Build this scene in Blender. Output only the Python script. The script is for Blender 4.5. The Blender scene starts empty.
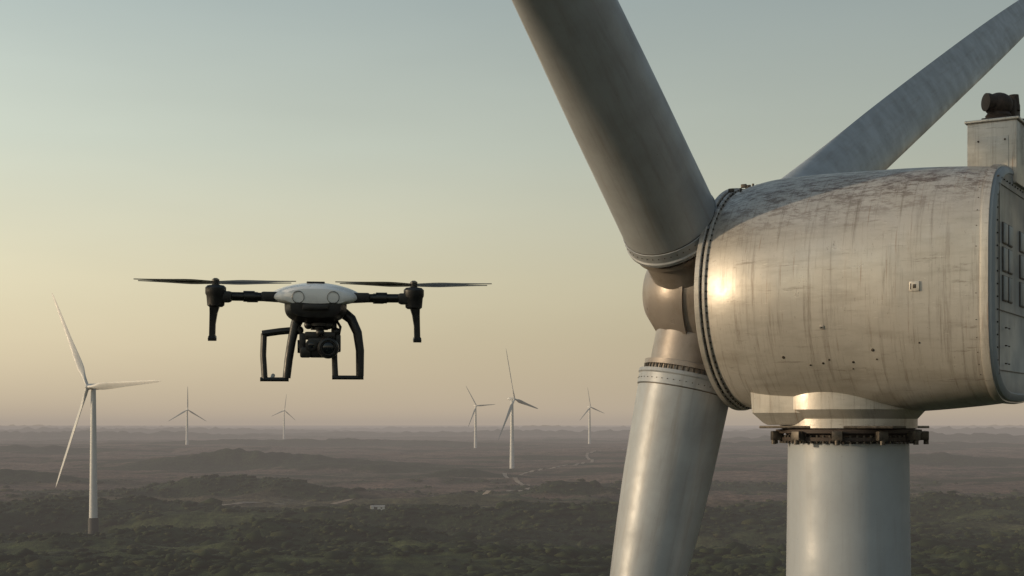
import bpy, bmesh, math, random
import numpy as np
from mathutils import Vector, Matrix, noise
random.seed(4); np.random.seed(4)
sc=bpy.context.scene
R=math.radians
CAM_Z=80.0
# ---------------------------------------------------------------- helpers
def link(o,parent=None):
    sc.collection.objects.link(o)
    if parent: o.parent=parent
    return o
def empty(name,loc=(0,0,0),rot=(0,0,0)):
    e=bpy.data.objects.new(name,None); e.location=loc; e.rotation_euler=rot; e.empty_display_size=0.5
    return link(e)
def mesh_obj(name,verts,faces,mat,parent=None,smooth=True):
    me=bpy.data.meshes.new(name); me.from_pydata([tuple(v) for v in verts],[],faces); me.update()
    bm=bmesh.new(); bm.from_mesh(me); bmesh.ops.recalc_face_normals(bm,faces=bm.faces); bm.to_mesh(me); bm.free()
    me.materials.append(mat)
    if smooth: me.polygons.foreach_set('use_smooth',[True]*len(me.polygons))
    return link(bpy.data.objects.new(name,me),parent)
class MB:
    """mesh builder collecting parts in one mesh"""
    def __init__(s): s.v=[]; s.f=[]
    def add(s,vs,fs):
        o=len(s.v); s.v+= [Vector(v) for v in vs]; s.f+=[tuple(i+o for i in f) for f in fs]
    def loft(s,rings,cap=True,closed=True):
        n=len(rings[0]); vs=[p for r in rings for p in r]; fs=[]
        for i in range(len(rings)-1):
            for j in range(n):
                k=(j+1)%n
                if not closed and j==n-1: continue
                fs.append((i*n+j,i*n+k,(i+1)*n+k,(i+1)*n+j))
        if cap:
            fs.append(tuple(range(n))[::-1]); fs.append(tuple((len(rings)-1)*n+j for j in range(n)))
        s.add(vs,fs)
    def box(s,c,sz,bev=0.0,rot=None):
        bm=bmesh.new(); bmesh.ops.create_cube(bm,size=1)
        for v in bm.verts: v.co=Vector((v.co.x*sz[0],v.co.y*sz[1],v.co.z*sz[2]))
        if bev>0: bmesh.ops.bevel(bm,geom=list(bm.edges),offset=bev,segments=2,affect='EDGES',profile=0.6)
        M=(rot or Matrix.Identity(3))
        bm.verts.index_update()
        s.add([M@v.co+Vector(c) for v in bm.verts],[[v.index for v in f.verts] for f in bm.faces]); bm.free()
    def tube(s,pts,rad,seg=12,cap=True,flat=1.0):
        pts=[Vector(p) for p in pts]
        if not hasattr(rad,'__len__'): rad=[rad]*len(pts)
        rings=[]; 
        d0=(pts[1]-pts[0]).normalized()
        up=Vector((0,0,1)) if abs(d0.z)<0.9 else Vector((0,1,0))
        u=d0.cross(up).normalized()
        for i,p in enumerate(pts):
            if i==0: d=pts[1]-pts[0]
            elif i==len(pts)-1: d=pts[-1]-pts[-2]
            else: d=(pts[i+1]-pts[i]).normalized()+(pts[i]-pts[i-1]).normalized()
            d.normalize(); u=(u-d*u.dot(d)).normalized(); w=d.cross(u)
            rings.append([p+(u*math.cos(t)+w*math.sin(t)*flat)*rad[i] for t in [2*math.pi*k/seg for k in range(seg)]])
        s.loft(rings,cap)
    def sphere(s,c,r,sc_=(1,1,1),seg=20,rg=12):
        rings=[]
        for i in range(1,rg):
            a=math.pi*i/rg
            rings.append([Vector((c[0]+r*sc_[0]*math.sin(a)*math.cos(t),c[1]+r*sc_[1]*math.sin(a)*math.sin(t),c[2]+r*sc_[2]*math.cos(a))) for t in [2*math.pi*k/seg for k in range(seg)]])
        s.loft(rings,True)
    def lathe(s,axis_o,axis_d,prof,seg=64,cap=True):
        d=Vector(axis_d).normalized(); up=Vector((0,0,1)) if abs(d.z)<0.9 else Vector((1,0,0))
        u=d.cross(up).normalized(); w=d.cross(u); o=Vector(axis_o)
        s.loft([[o+d*h+(u*math.cos(t)+w*math.sin(t))*r for t in [2*math.pi*k/seg for k in range(seg)]] for h,r in prof],cap)
    def obj(s,name,mat,parent=None,smooth=True,edge=35):
        o=mesh_obj(name,s.v,s.f,mat,parent,smooth)
        if smooth:
            bm=bmesh.new(); bm.from_mesh(o.data)
            for e in bm.edges:
                if len(e.link_faces)==2 and e.calc_face_angle(0)>R(edge): e.smooth=False
            bm.to_mesh(o.data); bm.free()
        return o
# ---------------------------------------------------------------- materials
def new_mat(name):
    m=bpy.data.materials.new(name); m.use_nodes=True; nt=m.node_tree
    return m,nt,nt.nodes['Principled BSDF']
def N(nt,t,**k):
    n=nt.nodes.new(t)
    for a,b in k.items(): setattr(n,a,b)
    return n
def ramp(nt,stops,interp='LINEAR'):
    n=nt.nodes.new('ShaderNodeValToRGB'); cr=n.color_ramp; cr.interpolation=interp
    while len(cr.elements)<len(stops): cr.elements.new(0.5)
    for e,(p,c) in zip(cr.elements,stops):
        e.position=p; e.color=(c,c,c,1) if not hasattr(c,'__len__') else (*c,1)
    return n
def simple(name,col,rough=0.5,metal=0.0,nscale=30,var=0.25,bump=0.0):
    m,nt,b=new_mat(name); L=nt.links
    tc=N(nt,'ShaderNodeTexCoord'); no=N(nt,'ShaderNodeTexNoise'); no.inputs['Scale'].default_value=nscale; no.inputs['Detail'].default_value=6
    L.new(tc.outputs['Object'],no.inputs['Vector'])
    r=ramp(nt,[(0.3,[c*(1-var) for c in col]),(0.7,[min(1,c*(1+var)) for c in col])]); L.new(no.outputs['Fac'],r.inputs['Fac'])
    L.new(r.outputs['Color'],b.inputs['Base Color'])
    rr=ramp(nt,[(0.3,max(0,rough-0.1)),(0.7,min(1,rough+0.1))]); L.new(no.outputs['Fac'],rr.inputs['Fac']); L.new(rr.outputs['Color'],b.inputs['Roughness'])
    b.inputs['Metallic'].default_value=metal
    if bump:
        bp=N(nt,'ShaderNodeBump'); bp.inputs['Strength'].default_value=bump; bp.inputs['Distance'].default_value=0.01
        L.new(no.outputs['Fac'],bp.inputs['Height']); L.new(bp.outputs['Normal'],b.inputs['Normal'])
    return m
def painted(name,col,streak_scale,rough=0.36,top_grime=0.0,grime=0.35,metal=0.0,dent=0.0):
    """weathered gelcoat / painted steel: blotches, streaks, fine speckles, pits"""
    m,nt,b=new_mat(name); L=nt.links
    tc=N(nt,'ShaderNodeTexCoord')
    def nz(sv,scale,det,ro):
        mp=N(nt,'ShaderNodeMapping'); mp.inputs['Scale'].default_value=sv; L.new(tc.outputs['Object'],mp.inputs['Vector'])
        x=N(nt,'ShaderNodeTexNoise'); x.inputs['Scale'].default_value=scale; x.inputs['Detail'].default_value=det; x.inputs['Roughness'].default_value=ro
        L.new(mp.outputs['Vector'],x.inputs['Vector']); return x.outputs['Fac']
    st=nz(streak_scale,1.0,8,0.65); bl=nz((1,1,1),1.1,9,0.62); sp=nz((1,1,1),28,4,0.5)
    def rmp(src,a,c):
        r=ramp(nt,[(a,0.0),(c,1.0)]); L.new(src,r.inputs['Fac']); return r.outputs['Color']
    def mixc(a,bc,fac,amt):
        x=N(nt,'ShaderNodeMix',data_type='RGBA'); mu=N(nt,'ShaderNodeMath',operation='MULTIPLY'); mu.inputs[1].default_value=amt
        L.new(fac,mu.inputs[0]); L.new(mu.outputs[0],x.inputs['Factor']); L.new(a,x.inputs[6])
        x.inputs[7].default_value=(*bc,1); return x.outputs[2]
    base=N(nt,'ShaderNodeRGB'); base.outputs[0].default_value=(*col,1)
    c=mixc(base.outputs[0],[k*0.68*t for k,t in zip(col,(1,.97,.93))],rmp(bl,0.38,0.68),grime*1.4)
    c=mixc(c,(0.16,0.125,0.09),rmp(st,0.50,0.74),grime)
    c=mixc(c,(0.09,0.07,0.05),rmp(sp,0.70,0.76),0.5)
    b.inputs['Metallic'].default_value=metal
    if top_grime>0:
        ge=N(nt,'ShaderNodeNewGeometry'); sx=N(nt,'ShaderNodeSeparateXYZ'); L.new(ge.outputs['Normal'],sx.inputs[0])
        rt=ramp(nt,[(0.30,0.0),(0.75,1.0)]); L.new(sx.outputs['Z'],rt.inputs['Fac'])
        def mul(a,d):
            mm=N(nt,'ShaderNodeMath',operation='MULTIPLY'); L.new(a,mm.inputs[0]); L.new(d,mm.inputs[1]); return mm.outputs[0]
        c=mixc(c,(0.10,0.06,0.045),mul(rt.outputs['Color'],rmp(nz((1.2,4.0,4.0),2.2,12,0.85),0.48,0.55)),top_grime)
        c=mixc(c,(0.75,0.72,0.68),mul(rt.outputs['Color'],rmp(nz((0.8,9,9),2.6,8,0.7),0.58,0.64)),0.35)
        # rain streaks running down the flank, long scuffs, chips
        c=mixc(c,(0.13,0.095,0.07),rmp(nz((8.5,0.5,0.35),1.3,9,0.78),0.52,0.67),0.55)
        c=mixc(c,(0.22,0.12,0.065),rmp(nz((16,0.8,0.6),1.3,6,0.7),0.60,0.69),0.5)
        c=mixc(c,(0.16,0.13,0.105),rmp(nz((0.6,6,6),1.0,10,0.8),0.58,0.65),0.55)
        c=mixc(c,(0.13,0.10,0.08),rmp(nz((14,14,3),1.0,6,0.85),0.61,0.67),0.55)
        c=mixc(c,(0.78,0.75,0.70),rmp(nz((3,30,30),1.0,4,0.8),0.65,0.68),0.4)
    L.new(c,b.inputs['Base Color'])
    rr=ramp(nt,[(0.3,rough-0.06),(0.7,rough+0.16)]); L.new(bl,rr.inputs['Fac']); L.new(rr.outputs['Color'],b.inputs['Roughness'])
    b1=N(nt,'ShaderNodeBump'); b1.inputs['Strength'].default_value=0.36; b1.inputs['Distance'].default_value=0.03
    L.new(bl,b1.inputs['Height'])
    if dent:
        b0=N(nt,'ShaderNodeBump'); b0.inputs['Strength'].default_value=dent; b0.inputs['Distance'].default_value=0.08
        L.new(nz((1,.8,.8),1.0,2,0.4),b0.inputs['Height']); L.new(b0.outputs['Normal'],b1.inputs['Normal'])
    b2=N(nt,'ShaderNodeBump'); b2.inputs['Strength'].default_value=0.25; b2.inputs['Distance'].default_value=0.003
    L.new(sp,b2.inputs['Height']); L.new(b1.outputs['Normal'],b2.inputs['Normal']); L.new(b2.outputs['Normal'],b.inputs['Normal'])
    return m
M_nac=painted('nacelle_paint',(0.50,0.475,0.44),(0.9,0.9,5.0),0.32,top_grime=0.85,grime=0.30,metal=0.33,dent=0.5)
M_rear=painted('rear_cover_shade_paint',(0.25,0.28,0.31),(5,5,0.6),0.4,grime=0.45)  # darker, bluer than the nacelle: shade of the rear face painted in
M_blade=painted('blade_gelcoat',(0.32,0.34,0.365),(6.0,6.0,0.5),0.36,grime=0.40,metal=0.1)
M_tower=painted('tower_paint',(0.32,0.35,0.385),(5.0,5.0,0.35),0.42,grime=0.22,metal=0.0)
M_hub=painted('hub_metal',(0.28,0.245,0.22),(3,3,3),0.32,grime=0.6,metal=0.3)
M_steel=simple('dark_steel',(0.07,0.06,0.05),0.5,0.6,12,0.5,0.3)
M_rust=simple('rusty_iron',(0.045,0.032,0.026),0.7,0.3,18,0.5,0.5)
M_black=simple('black_plastic',(0.011,0.011,0.012),0.45,0,60,0.3,0.05)
M_carbon=simple('carbon_fibre',(0.012,0.012,0.013),0.38,0,200,0.4,0.0)
M_shell=simple('drone_shell',(0.74,0.74,0.74),0.28,0,25,0.05,0.0)
M_glass=simple('lens_glass',(0.01,0.012,0.016),0.06,0,5,0.1,0.0)
M_rim=simple('lens_rim',(0.16,0.16,0.16),0.4,0.2,50,0.1,0.0)
M_white=simple('far_turbine_paint',(0.50,0.50,0.49),0.45,0,0.3,0.06)
M_dark=simple('tower_base_paint',(0.035,0.035,0.032),0.7,0,0.6,0.3)
# ---------------------------------------------------------------- terrain height
def sstep(a,b,x):
    t=max(0,min(1,(x-a)/(b-a))); return t*t*(3-2*t)
MOUNDS=[(-330,1560,150,45,18),(-230,1500,70,30,9),(-420,2420,230,70,25),(-250,2300,120,60,13),(70,1560,50,30,17),(-60,2050,80,40,12),
        (30,1150,190,40,11),(380,1250,180,50,12),(-150,960,170,35,11),(-520,1150,200,50,12),(-330,1250,160,35,10),(150,930,150,30,10),(420,1000,150,35,10),
        (700,2600,300,90,18),(1500,5200,900,200,32),(260,1750,150,40,10),(-700,1900,200,50,14),
        (-1900,6500,900,250,36),(300,7600,1500,260,32),(-600,4200,500,120,16),(900,3900,500,120,18),(-1200,3300,300,90,16),(-2600,9500,1800,300,42),(2500,9000,1500,300,47),(0,14000,3000,500,45),(-6000,16000,4000,600,60),(7000,17000,4000,600,60)]
def mound(x,y):
    m=0
    for mx,my,sx,sy,h in MOUNDS:
        q=((x-mx)/sx)**2+((y-my)/sy)**2
        if q<9: m+=h*math.exp(-q*1.1)*(1+0.45*noise.noise(Vector((x/45,y/45,1)))+0.2*noise.noise(Vector((x/14,y/14,4))))
    return m
def ridg(x,y): return noise.ridged_multi_fractal(Vector((x/300.0+5,y/130.0,7.7)),0.95,2.2,5,1.0,2.0)
def H(x,y):
    r=math.hypot(x,y)
    z=20*sstep(1500,4000,r)
    z+=noise.fractal(Vector((x/620.0,y/300.0,3.1)),0.9,2.1,5)*10*sstep(60,500,r)
    z+=(ridg(x,y)-1.0)*13*sstep(200,600,r)*(1-0.6*sstep(1200,1900,r))
    return z+mound(x,y)
def veg(x,y):
    """how scrubby (dark) the moor is here, 0..1"""
    r=math.hypot(x,y)
    v=0.28-0.28*sstep(1000,1500,r)-0.03*sstep(2000,4000,r)
    v+=0.75*noise.noise(Vector((x/430,y/110,9)))+0.50*noise.noise(Vector((x/110,y/36,2)))+0.30*noise.noise(Vector((x/24,y/16,5)))
    v+=min(1.0,mound(x,y)/6.0)*0.6
    return sstep(-0.02,0.26,v)
def terrain():
    az=list(np.arange(-34,34.01,0.13))+list(np.arange(36,326,3.0))
    rr=[0.0]+list(np.geomspace(15,600,22))+list(np.geomspace(620,4500,290))+list(np.geomspace(4650,52000,80))
    vs=[(0,0,H(0,0))]; n=len(az); vg=[0.5]; gn=[1.0]
    for r in rr[1:]:
        for a in az:
            x=r*math.sin(R(a)); y=r*math.cos(R(a)); vs.append((x,y,H(x,y))); vg.append(veg(x,y))
            gn.append(1-sstep(1050,1700,r+350*noise.noise(Vector((x/300,y/150,12)))))
    fs=[(0,1+(j+1)%n,1+j) for j in range(n)]
    for i in range(len(rr)-2):
        for j in range(n):
            k=(j+1)%n; a=1+i*n; fs.append((a+j,a+k,a+n+k,a+n+j))
    m,nt,b=new_mat('moorland'); L=nt.links
    ge=N(nt,'ShaderNodeNewGeometry')
    def nz(scale,sv=(1,1,1),det=8,ro=0.6):
        mp=N(nt,'ShaderNodeMapping'); mp.inputs['Scale'].default_value=sv; L.new(ge.outputs['Position'],mp.inputs['Vector'])
        x=N(nt,'ShaderNodeTexNoise'); x.inputs['Scale'].default_value=scale; x.inputs['Detail'].default_value=det; x.inputs['Roughness'].default_value=ro
        L.new(mp.outputs['Vector'],x.inputs['Vector']); return x.outputs['Fac']
    def mix(f,a,c,bt='MIX'):
        x=N(nt,'ShaderNodeMix',data_type='RGBA',blend_type=bt)
        if isinstance(f,float): x.inputs['Factor'].default_value=f
        else: L.new(f,x.inputs['Factor'])
        L.new(a,x.inputs[6]); L.new(c,x.inputs[7]); return x.outputs[2]
    def rc(src,st):
        r=ramp(nt,st); L.new(src,r.inputs['Fac']); return r.outputs['Color']
    big=nz(0.0018,(1,2.2,1),6,0.6); mid=nz(0.012,(1,2.2,1),9,0.72); fine=nz(0.16,(1,1,1),6,0.7)
    brown=mix(0.5,rc(mid,[(0.34,(0.035,0.033,0.022)),(0.46,(0.080,0.055,0.040)),(0.56,(0.15,0.10,0.072)),(0.70,(0.25,0.18,0.125))]),rc(big,[(0.35,(0.055,0.058,0.034)),(0.50,(0.12,0.078,0.058)),(0.62,(0.19,0.13,0.095))]))
    green=rc(mid,[(0.34,(0.024,0.034,0.012)),(0.50,(0.050,0.064,0.022)),(0.68,(0.10,0.105,0.042))])
    def at(n): 
        x=N(nt,'ShaderNodeAttribute',attribute_name=n); return x.outputs['Fac']
    base=mix(at('pasture'),brown,green)
    dark=rc(mid,[(0.35,(0.010,0.017,0.007)),(0.65,(0.030,0.045,0.016))])
    c=mix(at('scrub_cover'),base,dark)
    c=mix(1.0,c,rc(fine,[(0.35,0.45),(0.65,1.35)]),'MULTIPLY')
    L.new(c,b.inputs['Base Color']); b.inputs['Roughness'].default_value=0.95; b.inputs['Specular IOR Level'].default_value=0.1
    bp=N(nt,'ShaderNodeBump'); bp.inputs['Strength'].default_value=0.9; bp.inputs['Distance'].default_value=2.0; L.new(fine,bp.inputs['Height']); L.new(bp.outputs['Normal'],b.inputs['Normal'])
    o=mesh_obj('ground',vs,fs,m)
    a=o.data.attributes.new('scrub_cover','FLOAT','POINT'); a.data.foreach_set('value',vg)
    a=o.data.attributes.new('pasture','FLOAT','POINT'); a.data.foreach_set('value',gn)
terrain()
def scrub():
    bm=bmesh.new(); bmesh.ops.create_icosphere(bm,subdivisions=1,radius=1); bm.verts.index_update()
    bv=np.array([v.co for v in bm.verts]); bf=np.array([[v.index for v in f.verts] for f in bm.faces]); bm.free()
    pos=[]; tries=0
    while len(pos)<28000 and tries<300000:
        tries+=1
        a=R(random.uniform(-30,30)); r=620*math.exp(random.random()**1.1*1.15)
        x=r*math.sin(a); y=r*math.cos(a)
        if random.random()>veg(x,y)**2: continue
        s=random.uniform(0.7,1.7)*(1+1.8*random.random()**5); pos.append((x,y,H(x,y)+s*0.1,s))
    P=np.array(pos); n=len(P); k=len(bv)
    V=np.repeat(bv[None],n,0)*(1+0.28*np.random.randn(n,k,1))
    V=V*np.concatenate([np.random.uniform(0.9,2.4,(n,1,1)),np.random.uniform(0.9,2.0,(n,1,1)),np.random.uniform(0.55,0.95,(n,1,1))],2)*P[:,3][:,None,None]+P[:,None,:3]
    F=(bf[None]+(np.arange(n)*k)[:,None,None]).reshape(-1,3)
    me=bpy.data.meshes.new('scrub'); me.vertices.add(n*k); me.vertices.foreach_set('co',V.reshape(-1))
    me.loops.add(F.size); me.loops.foreach_set('vertex_index',F.reshape(-1).astype(np.int32))
    me.polygons.add(len(F)); me.polygons.foreach_set('loop_start',np.arange(0,F.size,3,dtype=np.int32)); me.update(calc_edges=True)
    m,nt,b=new_mat('scrub_foliage'); L=nt.links
    ge=N(nt,'ShaderNodeNewGeometry'); r=ramp(nt,[(0,(0.010,0.017,0.007)),(0.7,(0.022,0.033,0.012)),(1,(0.040,0.044,0.018))]); L.new(ge.outputs['Random Per Island'],r.inputs['Fac'])
    L.new(r.outputs['Color'],b.inputs['Base Color']); b.inputs['Roughness'].default_value=0.9; b.inputs['Specular IOR Level'].default_value=0.1
    me.materials.append(m); link(bpy.data.objects.new('scrub_vegetation',me))
scrub()
def track(name,pts,w):
    P=[Vector((x,y,0)) for x,y in pts]; out=[]
    for i in range(len(P)-1):
        p0=P[max(0,i-1)];p1=P[i];p2=P[i+1];p3=P[min(len(P)-1,i+2)]
        for s in range(60):
            t=s/60; out.append(0.5*((2*p1)+(p2-p0)*t+(2*p0-5*p1+4*p2-p3)*t*t+(-p0+3*p1-3*p2+p3)*t**3))
    vs=[];fs=[]
    for i,p in enumerate(out[:-1]):
        d=(out[i+1]-p).normalized(); n=Vector((-d.y,d.x,0))
        for s in (-1,0,1):
            q=p+n*w*s*0.5; vs.append((q.x,q.y,H(q.x,q.y)+0.6))
        if i: 
            b=(i-1)*3; fs+=[(b,b+1,b+4,b+3),(b+1,b+2,b+5,b+4)]
    mesh_obj(name,vs,fs,M_track)
M_track=simple('track_gravel',(0.22,0.17,0.125),0.95,0,0.02,0.45)
track('dirt_track',[(-330,1290),(-200,1400),(-90,1480),(-10,1640),(20,1830),(-10,2080),(60,2330),(150,2700),(170,3100),(330,3700),(520,4600)],6)
def shed():
    x,y=-118,1250; e=empty('farm_shed',(x,y,H(x,y)),(0,0,R(8)))
    b=MB(); b.box((0,0,1.0),(12,5,3.6)); b.obj('walls',simple('shed_wall',(0.6,0.57,0.5),0.8,0,1),e,False)
    r=MB(); r.loft([[Vector((sx,-2.8,2.85)),Vector((sx,2.8,2.85)),Vector((sx,0,4.0))] for sx in (-6.3,6.3)]); r.obj('roof',simple('shed_roof',(0.3,0.28,0.26),0.7,0,1),e,False)
    d=MB(); d.box((-2,-2.55,1.2),(3,0.1,2.6)); d.box((3,-2.55,1.7),(1.4,0.1,1.0)); d.obj('door_and_window',M_dark,e,False)
shed()
# ---------------------------------------------------------------- blades
def blade_rings(stations,seg=36):
    rings=[]
    for r,c,th,tw,rd in stations:
        ring=[]
        for k in range(seg):
            t=2*math.pi*k/seg
            xs=0.5*(1-math.cos(t))
            af=1.9*(math.sqrt(max(xs,0))*(1-xs))*0.72+0.02
            ay=th*0.5*af*1.35*(1 if math.sin(t)>=0 else -0.8)
            ax=c*(xs-0.44)
            x=(1-rd)*ax+rd*(-0.5*c*math.cos(t)); y=(1-rd)*ay+rd*0.5*th*math.sin(t)
            a=R(tw); ring.append(Vector((x*math.cos(a)-y*math.sin(a),x*math.sin(a)+y*math.cos(a),r)))
        rings.append(ring)
    return rings
def interp_st(keys,n):
    out=[]; r0,r1=keys[0][0],keys[-1][0]
    for i in range(n):
        r=r0+(r1-r0)*(i/(n-1))**1.4
        for j in range(len(keys)-1):
            a,b=keys[j],keys[j+1]
            if r<=b[0]+1e-9:
                q=(r-a[0])/(b[0]-a[0]); p0=keys[max(0,j-1)]; p3=keys[min(len(keys)-1,j+2)]; h=b[0]-a[0]; o=[r]
                for z in range(1,5):
                    def sl(l,m_,r_):
                        d1=(m_[z]-l[z])/(m_[0]-l[0]) if m_ is not l else None; d2=(r_[z]-m_[z])/(r_[0]-m_[0]) if r_ is not m_ else None
                        if d1 is None: return d2
                        if d2 is None: return d1
                        return 0 if d1*d2<=0 else 2*d1*d2/(d1+d2)
                    m1=sl(p0,a,b); m2=sl(a,b,p3)
                    o.append((2*q**3-3*q*q+1)*a[z]+(q**3-2*q*q+q)*h*m1+(-2*q**3+3*q*q)*b[z]+(q**3-q*q)*h*m2)
                out.append(tuple(o)); break
    return out
# ---------------------------------------------------------------- main turbine
THETA=31; EPS=8.7
def main_turbine():
    T=(6.71,28.4)
    g=H(*T)
    tb=empty('wind_turbine',(T[0],T[1],0))
    b=MB(); 
    top=CAM_Z-0.34
    b.lathe((0,0,0),(0,0,1),[(g-2,2.1),(g+2,2.1),(top*0.5,1.72),(top-12.05,1.34),(top-12.0,1.365),(top-11.9,1.365),(top-11.85,1.335),(top-0.02,1.18)],96); b.obj('tower',M_tower,tb)
    b=MB(); b.lathe((0,0,0),(0,0,1),[(top,1.24),(top+0.03,1.36),(top+0.10,1.36),(top+0.11,1.22),(top+0.17,1.22),(top+0.18,1.42),(top+0.25,1.42),(top+0.26,1.30)],96); b.obj('yaw_ring',M_rust,tb)
    b=MB()
    for k in range(64):
        t=2*math.pi*k/64; b.lathe((1.32*math.cos(t),1.32*math.sin(t),top-0.02),(0,0,1),[(0,0.028),(0.16,0.028)],6)
    for k in range(11):
        t=2*math.pi*k/11+0.35; rot=Matrix.Rotation(t,3,'Z')
        b.box(rot@Vector((1.45,0,0))+Vector((0,0,top+0.13)),(0.2,0.2,0.18),0.02,rot)
        b.lathe(rot@Vector((1.5,0,0))+Vector((0,0,top-0.04)),(0,0,1),[(0,0.05),(0.12,0.05)],10)
    b.obj('yaw_bolts',M_steel,tb)
    nc=bpy.data.objects.new('nacelle_group',None); link(nc,tb); nc.rotation_euler=(0,0,R(180-THETA)); nc.location=(0,0,CAM_Z)
    secs=[(2.20,2.17,2.17,2.0),(2.16,2.20,2.20,2.0),(1.95,2.285,2.275,2.0),(1.7,2.355,2.335,2.0),(1.35,2.415,2.385,2.03),(0.9,2.44,2.40,2.08),(0.4,2.44,2.40,2.15),(-0.6,2.40,2.37,2.3),(-1.6,2.34,2.32,2.6),(-2.5,2.24,2.24,3.0),(-3.05,2.16,2.17,3.3)]
    def sec(x,w,h,n,zc=2.60,seg=120):
        out=[]
        for k in range(seg):
            t=2*math.pi*k/seg; s,c=math.sin(t),math.cos(t)
            out.append(Vector((x,w*math.copysign(abs(s)**(2/n),s),zc+h*math.copysign(abs(c)**(2/n),c))))
        return out
    def cub(x):
        for i in range(len(secs)-1):
            a,bb=secs[i],secs[i+1]
            if bb[0]-1e-9<=x<=a[0]+1e-9:
                q=(x-a[0])/(bb[0]-a[0]); p0=secs[max(0,i-1)]; p3=secs[min(len(secs)-1,i+2)]
                out=[]
                for j in (1,2,3):
                    m1=(bb[j]-p0[j])/(bb[0]-p0[0]); m2=(p3[j]-a[j])/(p3[0]-a[0]); h=bb[0]-a[0]
                    out.append((2*q**3-3*q*q+1)*a[j]+(q**3-2*q*q+q)*h*m1+(-2*q**3+3*q*q)*bb[j]+(q**3-q*q)*h*m2)
                return out
    dense=[]
    for x in list(np.linspace(2.20,1.3,18))+list(np.linspace(1.2,-3.05,36)):
        x=max(-3.05,min(2.20,float(x))); dense.append((x,*cub(x)))
    b=MB(); b.loft([sec(*s) for s in dense]); b.obj('nacelle_body',M_nac,nc)
    b=MB(); b.loft([sec(x,w,h,n) for x,w,h,n in [(-3.05,2.17,2.18,3.4),(-3.06,2.195,2.2,3.4),(-3.10,2.20,2.205,3.4),(-3.20,2.19,2.19,3.4)]]); b.obj('nacelle_rear_rim',M_nac,nc)
    b=MB(); b.loft([sec(x,w,h,n) for x,w,h,n in [(-3.19,2.165,2.165,3.4),(-3.25,2.15,2.15,3.4),(-3.29,2.09,2.09,3.4),(-3.295,2.03,2.03,3.4),(-3.28,2.01,2.01,3.4)]]); b.obj('nacelle_rear_cover',M_rear,nc)
    b=MB()
    def torusring(x0,x1,ri,ro,seg=144):
        b.loft([[Vector((x,r*math.sin(2*math.pi*k/seg),2.6+r*math.cos(2*math.pi*k/seg))) for k in range(seg)] for x,r in [(x0,ri),(x0,ro-.015),(x0+.012,ro),(x1-.012,ro),(x1,ro-.015),(x1,ri),(x0,ri)]],False)
    torusring(2.11,2.18,2.1,2.275); torusring(2.22,2.33,1.2,2.30); b.obj('front_flange',M_nac,nc)
    b=MB(); torusring(2.17,2.23,2.1,2.20)
    for k in range(96):
        t=2*math.pi*(k+random.uniform(-.1,.1))/96
        p=Vector((2.21,2.245*math.sin(t),2.6+2.245*math.cos(t)))
        b.lathe(p-Vector((0.12,0,0)),(1,0,0),[(0,0.020),(0.16,0.020)],6)
    for t in (0.12,0.02,-0.14,-0.4,0.42):
        p=Vector((2.10,2.33*math.sin(t),2.6+2.33*math.cos(t))); b.box(p,(0.12,0.05,0.08),0.015); b.lathe(p+Vector((-0.2,0,0)),(0,0,1),[(-0.10,0.025),(0.03,0.025)],8)
    b.obj('flange_bolts',M_steel,nc)
    b=MB(); b.lathe((2.0,0,2.6),(1,0,0),[(0,2.15),(0.27,2.2),(0.33,2.1),(0.34,0.9)],96); b.obj('front_bulkhead',M_steel,nc)
    def surf(x,t):
        w,h,n=cub(x)
        f=lambda t:Vector((x,w*math.copysign(abs(math.sin(t))**(2/n),math.sin(t)),2.6+h*math.copysign(abs(math.cos(t))**(2/n),math.cos(t))))
        p=f(t); d=(f(t+0.01)-f(t-0.01)).normalized(); nrm=Vector((-1,0,0)).cross(d); 
        if nrm.dot(p-Vector((x,0,2.6)))<0: nrm=-nrm
        return p,nrm
    b=MB()
    for x,t,s in [(0.58,122,1.2),(0.08,126,.8),(-0.17,125,.9),(-0.3,123,.8),(-0.75,124,1),(-1.15,117,1.2),(-1.2,122,.7),(-0.72,128,.6),(-2.0,112,.7)]:
        p,n=surf(x,R(t)); b.lathe(p-n*0.01,n,[(0,0.026*s),(0.014,0.026*s),(0.02,0.018*s)],12)
    for k in range(11):
        p,n=surf(-2.99,R(52+k*8)); b.lathe(p-n*0.01,n,[(0,0.010),(0.015,0.010),(0.018,0.007)],10)
    b.obj('rivets',M_steel,nc)
    b=MB(); b2=MB()
    for x,t,w in [(-1.95,91,0.12),(-0.25,107,0.05)]:
        p,n=surf(x,R(t)); tan=Vector((1,0,0)); up=n.cross(tan).normalized(); rot=Matrix((tan,up,n)).transposed()
        b.box(p+n*0.005,(w*1.5,w*1.5,0.03),0.012,rot); b2.box(p+n*0.018,(w*0.5,w*.6,0.02),0.006,rot); b2.box(p+n*0.02+tan*w*0.55,(w*0.12,w*0.9,0.02),0.004,rot)
    b.obj('service_port',M_nac,nc); b2.obj('service_port_latch',M_steel,nc)
    b=MB(); b2=MB(); b3=MB()
    for cy in (1.26,0.82,-0.2,-0.64):
        for cz,hh in ((3.45,.36),(2.98,.42),(2.46,.44)):
            b2.box((-3.285,cy,cz),(0.03,0.36,hh+.03),0.012); b.box((-3.30,cy,cz),(0.03,0.315,hh-.01),0.012)
    for y0 in (1.72,-1.72):
        b2.box((-3.29,y0,2.6),(0.012,0.012,3.4))
    b2.box((-3.289,0,4.30),(0.012,3.4,0.012)); b2.box((-3.289,0,0.98),(0.012,3.4,0.012)); b2.box((-3.291,0,2.05),(0.012,3.42,0.012))
    for k in range(3): b2.tube([(-3.33,1.45,1.1+k*.32),(-3.36,1.45,1.1+k*.32),(-3.36,1.15,1.1+k*.32),(-3.33,1.15,1.1+k*.32)],.014,8)
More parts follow.
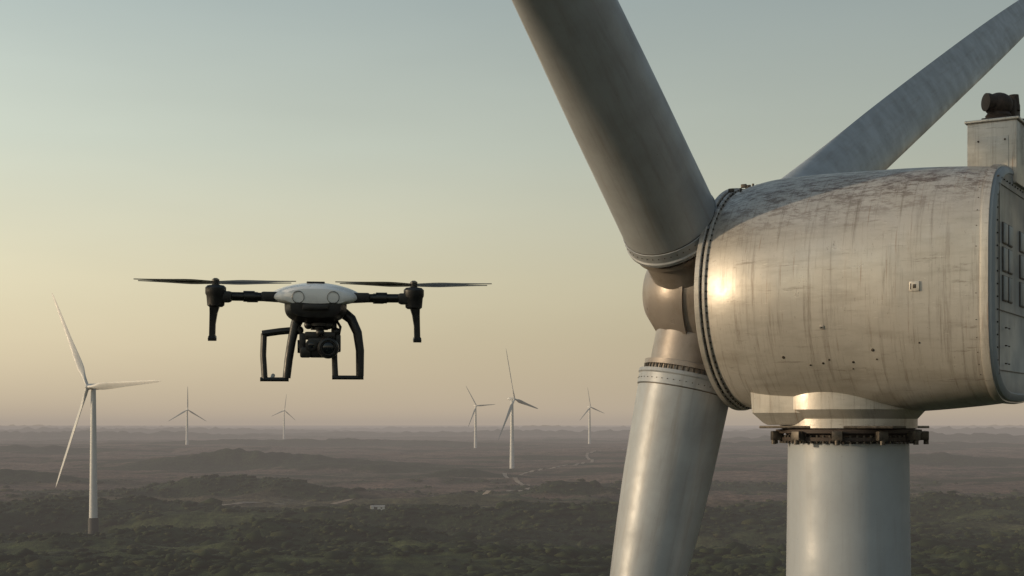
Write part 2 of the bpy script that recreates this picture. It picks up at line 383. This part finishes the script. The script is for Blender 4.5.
    for k in range(14):
        b3.lathe((-3.26,1.84,1.15+k*0.225),(-1,0,0),[(0,0.016),(0.04,0.016)],8)
    for k in range(16):
        b3.lathe((-3.26,-1.7+k*0.23,4.42),(-1,0,0),[(0,0.016),(0.04,0.016)],8)
    b2.obj('vent_frames',M_steel,nc); b.obj('vent_covers',M_rear,nc); b3.obj('rear_bolts',M_steel,nc)
    b=MB(); b.lathe((0,0,0),(0,0,1),[(-0.08,1.28),(-0.06,1.34),(0.12,1.34),(0.3,1.5),(0.9,1.5)],80); b.obj('neck',M_nac,nc)
    b=MB()
    b.loft([[Vector((x0,y0,z)),Vector((x1,y0,z)),Vector((x1,y1,z)),Vector((x0,y1,z))] for z,x0,x1,y0,y1 in [(0.0,0.45,1.25,-1.15,1.15),(0.04,0.4,1.32,-1.2,1.2),(0.24,0.3,1.5,-1.35,1.35),(0.9,0.3,1.55,-1.35,1.35)]]); b.obj('bed_plate',M_nac,nc,True,20)
    b=MB(); b.box((0.05,0,-0.04),(2.65,2.6,0.05),0.015); b.obj('bed_plate_flange',M_steel,nc)
    # top housing + beacon
    hx,hy=-2.90,-0.22
    b=MB(); b.box((hx,hy,5.06),(0.90,1.5,1.18),0.03); b.box((hx,hy,5.67),(0.98,1.58,0.05),0.012); b.box((hx,hy+.755,4.99),(0.6,0.02,0.74),0.006); b.obj('instrument_housing',M_nac,nc)
    b=MB()
    for dx in (-.24,.24):
        for dz in (-.3,.3): b.lathe((hx+dx,hy+.76,4.99+dz),(0,1,0),[(0,.018),(.02,.018)],8)
    b.box((hx,hy+.2,5.73),(0.5,0.6,0.1),0.02); b.lathe((hx,hy+.2,5.73),(0,0,1),[(0,0.20),(0.12,0.24),(0.2,0.18)],24)
    b.sphere((hx,hy+.2,6.06),0.24,(1.1,1.1,0.95)); b.lathe((hx+.1,hy+.40,6.08),(0.75,0.66,0),[(-0.1,0.13),(0.04,0.17),(0.10,0.17),(0.11,0.1)],24)
    b.box((hx-.1,hy-.25,5.97),(0.34,0.5,0.46),0.06); b.lathe((hx-.2,hy-.2,6.0),(0,0,1),[(0,0.12),(0.3,0.09)],16); b.tube([(hx-.2,hy+.1,5.77),(hx-.50,hy+.1,5.75),(hx-.53,hy+.1,5.3),(hx-.50,hy+.1,4.9)],0.022,8)
    b.tube([(hx,hy,6.0),(hx+.05,hy-.1,6.25),(hx-.1,hy-.3,6.25)],0.03,8); b.obj('beacon_and_anemometer',M_rust,nc)
    # hub
    HX=3.12; zc=2.78
    rot=bpy.data.objects.new('rotor',None); link(rot,nc); rot.location=(HX,0,zc); rot.rotation_euler=(0,R(-4.5),0)
    b=MB(); b.lathe((0,0,0),(1,0,0),[(-0.9,1.12),(-0.55,1.12),(-0.5,1.05),(-0.35,1.24),(0,1.30),(0.4,1.22),(0.8,1.0),(1.1,0.66),(1.25,0.3),(1.28,0.05)],72); b.lathe((0,0,0),(1,0,0),[(-.12,1.27),(-.11,1.325),(-.03,1.325),(-.02,1.27)],72); b.obj('hub',M_hub,rot)
    keys=[(2.0,1.96,1.96,0,1),(4.0,1.88,1.86,2,.97),(10,1.80,1.28,9,0.45),(16,1.80,0.85,7,0.08),(26,1.75,0.6,4,0),(38,1.6,0.4,0,0),(56,0.8,0.12,0,0),(58,0.2,0.03,0,0)]
    PITCH=25
    for i,phi in enumerate((60+EPS-120,60+EPS+120,60+EPS)):
        bo=bpy.data.objects.new('blade_%d'%(i+1),None); link(bo,rot)
        bo.matrix_local=Matrix.Rotation(R(phi),4,'X')@Matrix.Rotation(R(3.7),4,'Y')@Matrix.Rotation(R(90-PITCH),4,'Z')
        b=MB(); b.loft(blade_rings(interp_st(keys,80))); b.obj('blade_shell',M_blade,bo)
        b=MB(); b.lathe((0,0,0),(0,0,1),[(0.5,0.82),(1.58,0.82),(1.60,0.93),(1.70,0.93),(1.71,0.86),(1.84,0.86)],64); b.obj('pitch_bearing',M_hub,bo)
        b=MB(); b.lathe((0,0,0),(0,0,1),[(1.80,0.9),(1.81,1.01),(1.88,1.02),(1.91,0.995),(2.12,0.995),(2.13,0.975)],72); b.obj('root_collar',M_blade,bo)
        b=MB()
        for k in range(48):
            t=2*math.pi*k/48; b.lathe((0.905*math.cos(t),0.905*math.sin(t),1.69),(0,0,1),[(0,0.020),(0.11,0.020)],6)
            b.lathe((0.99*math.cos(t),0.99*math.sin(t),2.02),(math.cos(t),math.sin(t),0),[(0,0.012),(0.014,0.012)],6)
        b.lathe((0,0,0),(0,0,1),[(2.125,0.955),(2.13,0.982),(2.145,0.982),(2.15,0.955)],72)
        b.obj('root_bolts',M_steel,bo)
main_turbine()
# ---------------------------------------------------------------- far turbines
def far_turbine(x,y,hub_z,yaw,phase,bl,tr=2.1,dark=False):
    g=H(x,y); e=empty('wind_turbine',(x,y,g)); h=hub_z-g
    b=MB(); b.lathe((0,0,-3),(0,0,1),[(0,tr*1.25),(3,tr*1.25),(h*0.5,tr*0.95),(h+1.5,tr*0.68)],32); b.obj('tower',M_white,e)
    if dark:
        b=MB(); b.lathe((0,0,-3),(0,0,1),[(0,tr*1.45),(19,tr*1.40),(19.1,tr*1.1)],32); b.obj('tower_base_band',M_dark,e)
    n=bpy.data.objects.new('rotor_head',None); link(n,e); n.location=(0,0,h); n.rotation_euler=(0,0,R(yaw))
    b=MB(); b.loft([[Vector((w*math.copysign(abs(math.cos(t))**0.6,math.cos(t)),yy,hh*math.copysign(abs(math.sin(t))**0.6,math.sin(t))+0.3)) for t in [2*math.pi*k/24 for k in range(24)]] for yy,w,hh in [(-3.2,1.5,1.5),(-2.5,1.9,2.0),(3,2.0,2.1),(7.5,1.8,1.7),(8.2,1.3,1.2)]]); b.obj('nacelle',M_white,n)
    b=MB(); b.lathe((0,-3.1,0),(0,-1,0),[(0,1.9),(1.2,2.0),(2.4,1.6),(3.2,0.9),(3.5,0.1)],32); b.obj('hub',M_white,n)
    keys=[(1.0,2.6,2.6,0,1),(bl*0.05,2.6,2.6,0,1),(bl*0.2,bl*0.066,1.6,14,0.1),(bl*0.5,bl*0.046,0.9,6,0),(bl*0.97,bl*0.016,0.25,0,0),(bl,0.2,0.1,0,0)]
    for i in range(3):
        o=MB(); o.loft(blade_rings(interp_st(keys,36),20)); ob=o.obj('blade_%d'%(i+1),M_white,n)
        ob.matrix_local=Matrix.Translation((0,-4.6,0))@Matrix.Rotation(R(phase+120*i),4,'Y')@Matrix.Rotation(R(8),4,'Z')
far_turbine(-287,975,80+26,-38,-32,79,2.5,True)
far_turbine(0,2300,80+42,62,-20,86,3.2)
far_turbine(-95,3700,80+50,38,-34,62,3.4)
far_turbine(-914,4000,80+43,35,0,66,3.4)
far_turbine(-962,6000,80+62,40,8,70,3.6)
far_turbine(229,4200,80+53,40,-12,60,3.6)
# ---------------------------------------------------------------- drone
def drone():
    pos=Vector((-0.552,4.0,CAM_Z+0.357))
    d=empty('drone',pos)
    d.rotation_euler=(R(4.5),0,R(7.8))
    def ell(y,w,zt,zb,n=2.6,seg=40,zc=0.0):
        out=[]
        for k in range(seg):
            t=2*math.pi*k/seg; c,s=math.cos(t),math.sin(t)
            out.append(Vector((w*math.copysign(abs(c)**(2/n),c),y,zc+(zt if s>0 else zb)*math.copysign(abs(s)**(2/n),s))))
        return out
    b=MB(); b.loft([ell(y,w,zt,zb,n) for y,w,zt,zb,n in [(-.150,.060,.014,.014,2.5),(-.147,.085,.024,.020,2.4),(-.135,.105,.030,.023,2.2),(-.10,.122,.036,.024,2.0),(-.05,.130,.042,.024,1.8),(.02,.130,.044,.024,1.8),(.08,.122,.042,.024,1.8),(.13,.10,.034,.024,2.1),(.155,.07,.02,.02,2.3),(.16,.05,.014,.014,2.4)]]); b.obj('shell',M_shell,d)
    b=MB(); b.loft([ell(y,w,.014,zb,3.0,40,-.020) for y,w,zb in [(-.149,.050,.022),(-.146,.068,.034),(-.09,.085,.050),(.06,.085,.050),(.12,.066,.038),(.14,.05,.03)]]); 
    b.box((0,-.154,-.026),(.07,.012,.014),.003)
    b.box((0,.0,.043),(.05,.13,.004),.0015); b.obj('belly',M_black,d)
    b=MB()
    for s in (-1,1):
        b.box((s*.122,-.095,.002),(.05,.050,.026),.006); b.box((s*.122,.095,.002),(.05,.050,.026),.006)
    b.obj('arm_mounts',M_black,d)
    b=MB(); g=MB()
    for s in (-1,1):
        b.lathe((s*.047,-.128,.001),(0,-1,0),[(0,.020),(.022,.017),(.024,.0155),(.018,.0145)],28); g.sphere((s*.047,-.142,.001),.0148,(1,.5,1))
    b.obj('sensor_rims',M_rim,d); g.obj('sensor_lenses',M_glass,d)
    for i,(sx,sy) in enumerate([(-1,-1),(1,-1),(-1,1),(1,1)]):
        hs=.268 if sy<0 else .284
        px,py=sx*hs,sy*.115
        arm=MB(); arm.tube([(sx*.10,sy*.085,.0),(sx*.15,sy*.10,.001),(px,py,.002)],[.0135,.0115,.0115],14)
        arm.lathe((sx*.165,sy*.102,.0015),(sx,sy*.12,0),[(0,.0150),(.03,.0150)],16); arm.obj('arm_%d'%(i+1),M_carbon,d)
        p=MB(); p.lathe((px,py,-.028),(0,0,1),[(0,.018),(.004,.023),(.030,.025),(.036,.028),(.052,.028),(.058,.022),(.060,.010),(.070,.009),(.072,.005)],28)
        p.box((px-sx*.018,py,.0),(.05,.030,.030),.007)
        p.loft([[Vector((px+x*w+sx*o,py+y*w*1.4,z)) for x,y in [(-1,-1),(1,-1),(1,1),(-1,1)]] for z,w,o in [(-.02,.014,.002),(-.045,.010,.006),(-.075,.008,.009),(-.108,.008,.010),(-.112,.011,.010),(-.120,.0105,.010)]])
        p.obj('motor_pod_%d'%(i+1),M_black,d)
        st=MB(); a0=R((3 if sx<0 else -3)+(4 if sy>0 else 0))
        for side in (0,1):
            a=a0+math.pi*side; rings=[]
            for q in range(15):
                r=.008+.207*q/14; u=q/14
                ch=(.010+.024*math.sin(min(1,u*2.2)*math.pi/2))*(1-0.70*max(0,u-.3)/.7); tw=R(22-15*u)
                ring=[]
                for k in range(10):
                    t=2*math.pi*k/10; x=ch*.5*math.cos(t); z=.0012*math.sin(t)
                    v=Vector((r,x*math.cos(tw)-z*math.sin(tw),x*math.sin(tw)+z*math.cos(tw)+.004*u))
                    ring.append(Matrix.Rotation(a,3,'Z')@v+Vector((px,py,.040)))
                rings.append(ring)
            st.loft(rings)
        st.lathe((px,py,.034),(0,0,1),[(0,.010),(.012,.010),(.016,.004)],16)
        st.obj('propeller_%d'%(i+1),M_prop,d)
    g=MB()
    g.tube([(-.045,-.05,-.040),(-.056,-.06,-.075),(-.066,-.065,-.12),(-.074,-.068,-.17),(-.080,-.07,-.222)],[.015,.0135,.012,.0115,.011],12)
    g.tube([(-.152,-.07,-.226),(-.074,-.07,-.226)],.006,10)
    g.tube([(-.140,-.068,-.224),(-.144,-.06,-.16),(-.142,-.05,-.10)],.0085,10); g.tube([(-.146,-.05,-.101),(-.10,-.055,-.094),(-.060,-.055,-.090)],.010,10)
    g.tube([(.070,-.05,-.036),(.098,-.06,-.058),(.115,-.065,-.095),(.122,-.07,-.145),(.122,-.07,-.216)],[.016,.0145,.013,.012,.011],12)
    g.tube([(.045,-.07,-.220),(.132,-.07,-.220)],.006,10)
    g.tube([(.054,-.065,-.218),(.052,-.06,-.17),(.050,-.045,-.06)],[.0085,.008,.008],10)
    for sx,z in ((-1,-.226),(1,-.220)):
        g.tube([(sx*.120,-.075,z),(sx*.122,.10,z+.003)],.006,10)
    g.obj('landing_gear',M_black,d)
    c=MB()
    c.lathe((.01,-.06,-.055),(0,0,-1),[(0,.036),(.022,.036),(.026,.024),(.034,.024)],28)
    c.box((.012,-.06,-.105),(.085,.05,.022),.006); c.box((-.036,-.06,-.125),(.018,.045,.055),.006); c.box((.062,-.06,-.125),(.014,.04,.05),.005)
    c.lathe((-.050,-.06,-.135),(1,0,0),[(0,.018),(.02,.02)],20)
    c.box((.015,-.062,-.137),(.074,.062,.056),.010)
    c.lathe((.034,-.09,-.137),(0,-1,0),[(0,.030),(.012,.030),(.026,.027),(.028,.022),(.022,.020)],28)
    c.lathe((-.012,-.09,-.130),(0,-1,0),[(0,.016),(.014,.016),(.015,.012)],20)
    c.box((-.028,-.075,-.150),(.03,.05,.03),.006); c.tube([(-.03,-.05,-.05),(-.045,-.07,-.08),(-.04,-.07,-.11)],.004,6); c.tube([(.05,-.05,-.05),(.068,-.07,-.08),(.06,-.07,-.12)],.004,6)
    for x,y,z in [(-.02,-.08,-.075),(.035,-.08,-.075),(.012,-.09,-.095),(-.045,-.06,-.09),(.055,-.07,-.093)]: c.sphere((x,y,z),.012)
    c.obj('gimbal_camera',M_black,d)
    l=MB(); l.sphere((.034,-.108,-.137),.0195,(1,.45,1)); l.sphere((-.012,-.102,-.130),.0115,(1,.4,1)); l.obj('camera_lens',M_glass,d)
M_prop,nt,bb=new_mat('spinning_propeller'); bb.inputs['Base Color'].default_value=(0.02,0.02,0.02,1); bb.inputs['Alpha'].default_value=0.8; bb.inputs['Roughness'].default_value=0.4
drone()
# ---------------------------------------------------------------- haze (absorbing volumes, their light put in as emission colour)
def haze(name,z0,z1,half,sigma,col):
    b=MB(); b.box((0,0,(z0+z1)/2),(2*half,2*half,z1-z0))
    m=bpy.data.materials.new(name); m.use_nodes=True; nt=m.node_tree; nt.nodes.clear(); L=nt.links
    o=N(nt,'ShaderNodeOutputMaterial'); a=N(nt,'ShaderNodeVolumeAbsorption'); a.inputs['Color'].default_value=(0,0,0,1); a.inputs['Density'].default_value=sigma
    e=N(nt,'ShaderNodeEmission'); e.inputs['Color'].default_value=(*col,1); e.inputs['Strength'].default_value=sigma
    s=N(nt,'ShaderNodeAddShader'); L.new(a.outputs[0],s.inputs[0]); L.new(e.outputs[0],s.inputs[1]); L.new(s.outputs[0],o.inputs['Volume'])
    b.obj(name,m,None,False)
haze('valley_haze',-60,76,60000,1/12500,(0.205,0.195,0.205))
haze('low_haze',-65,190,60500,1/19000,(0.31,0.27,0.25))
haze('air_haze',-70,700,61000,1/34000,(0.58,0.47,0.33))
# ---------------------------------------------------------------- light
SUN_AZ=-96; SUN_EL=7.5
w=bpy.data.worlds.new('World'); sc.world=w; w.use_nodes=True; nt=w.node_tree; L=nt.links
bg=nt.nodes['Background']; sk=N(nt,'ShaderNodeTexSky'); sk.sky_type='NISHITA'; sk.sun_disc=False
sk.sun_elevation=R(SUN_EL); sk.sun_rotation=R(SUN_AZ); sk.air_density=1.2; sk.dust_density=4.0; sk.ozone_density=1.0; sk.altitude=80
hs=N(nt,'ShaderNodeHueSaturation'); hs.inputs['Saturation'].default_value=0.8
L.new(sk.outputs[0],hs.inputs['Color'])
# added sky glow: painted ramp, brighter lower down and towards the sun
tc=N(nt,'ShaderNodeTexCoord'); sx=N(nt,'ShaderNodeSeparateXYZ'); L.new(tc.outputs['Generated'],sx.inputs[0])
V=[(0.0,(3.9,3.3,2.2)),(0.10,(3.75,3.45,2.45)),(0.19,(2.7,2.95,2.5)),(0.32,(1.45,1.85,1.9)),(0.7,(0.6,0.9,1.15))]
rv=ramp(nt,[(p,[c/4 for c in col]) for p,col in V]); L.new(sx.outputs['Z'],rv.inputs['Fac'])
dt=N(nt,'ShaderNodeVectorMath',operation='DOT_PRODUCT'); dt.inputs[1].default_value=(math.sin(R(SUN_AZ)),math.cos(R(SUN_AZ)),0.05); L.new(tc.outputs['Generated'],dt.inputs[0])
mr=N(nt,'ShaderNodeMapRange'); mr.inputs['From Min'].default_value=-1; mr.inputs['From Max'].default_value=1; mr.inputs['To Min'].default_value=0.0; mr.inputs['To Max'].default_value=2.8; L.new(dt.outputs['Value'],mr.inputs['Value'])
vs=N(nt,'ShaderNodeVectorMath',operation='SCALE'); L.new(rv.outputs['Color'],vs.inputs[0]); L.new(mr.outputs['Result'],vs.inputs['Scale'])
vs2=N(nt,'ShaderNodeVectorMath',operation='SCALE'); L.new(vs.outputs[0],vs2.inputs[0]); vs2.inputs['Scale'].default_value=4.0
cm=N(nt,'ShaderNodeMapping'); cm.inputs['Scale'].default_value=(1.5,1.5,7); L.new(tc.outputs['Generated'],cm.inputs['Vector'])
cn=N(nt,'ShaderNodeTexNoise'); cn.inputs['Scale'].default_value=1.6; cn.inputs['Detail'].default_value=5; L.new(cm.outputs['Vector'],cn.inputs['Vector'])
cr=N(nt,'ShaderNodeMapRange'); cr.inputs['From Min'].default_value=.3; cr.inputs['From Max'].default_value=.7; cr.inputs['To Min'].default_value=.94; cr.inputs['To Max'].default_value=1.06; L.new(cn.outputs['Fac'],cr.inputs['Value'])
vs3=N(nt,'ShaderNodeVectorMath',operation='SCALE'); L.new(vs2.outputs[0],vs3.inputs[0]); L.new(cr.outputs['Result'],vs3.inputs['Scale'])
ad=N(nt,'ShaderNodeVectorMath',operation='ADD'); L.new(vs3.outputs[0],ad.inputs[0]); L.new(hs.outputs[0],ad.inputs[1])
L.new(ad.outputs[0],bg.inputs['Color']); bg.inputs['Strength'].default_value=0.10
sd=Vector((math.sin(R(SUN_AZ))*math.cos(R(SUN_EL)),math.cos(R(SUN_AZ))*math.cos(R(SUN_EL)),math.sin(R(SUN_EL))))
sl=bpy.data.lights.new('sun','SUN'); sl.energy=2.7; sl.angle=R(0.6); sl.color=(1.0,0.78,0.52)
so=link(bpy.data.objects.new('sun',sl)); so.rotation_euler=sd.to_track_quat('Z','Y').to_euler(); so.location=(0,0,200)
# ---------------------------------------------------------------- camera
cd=bpy.data.cameras.new('camera'); cd.sensor_width=36; cd.lens=50; cd.shift_y=(425-288)/1024; cd.clip_start=0.1; cd.clip_end=200000
co=link(bpy.data.objects.new('camera',cd)); co.location=(0,0,CAM_Z); co.rotation_euler=(R(90),0,0); sc.camera=co
sc.view_settings.view_transform='Standard'; sc.view_settings.look='None'; sc.view_settings.exposure=0
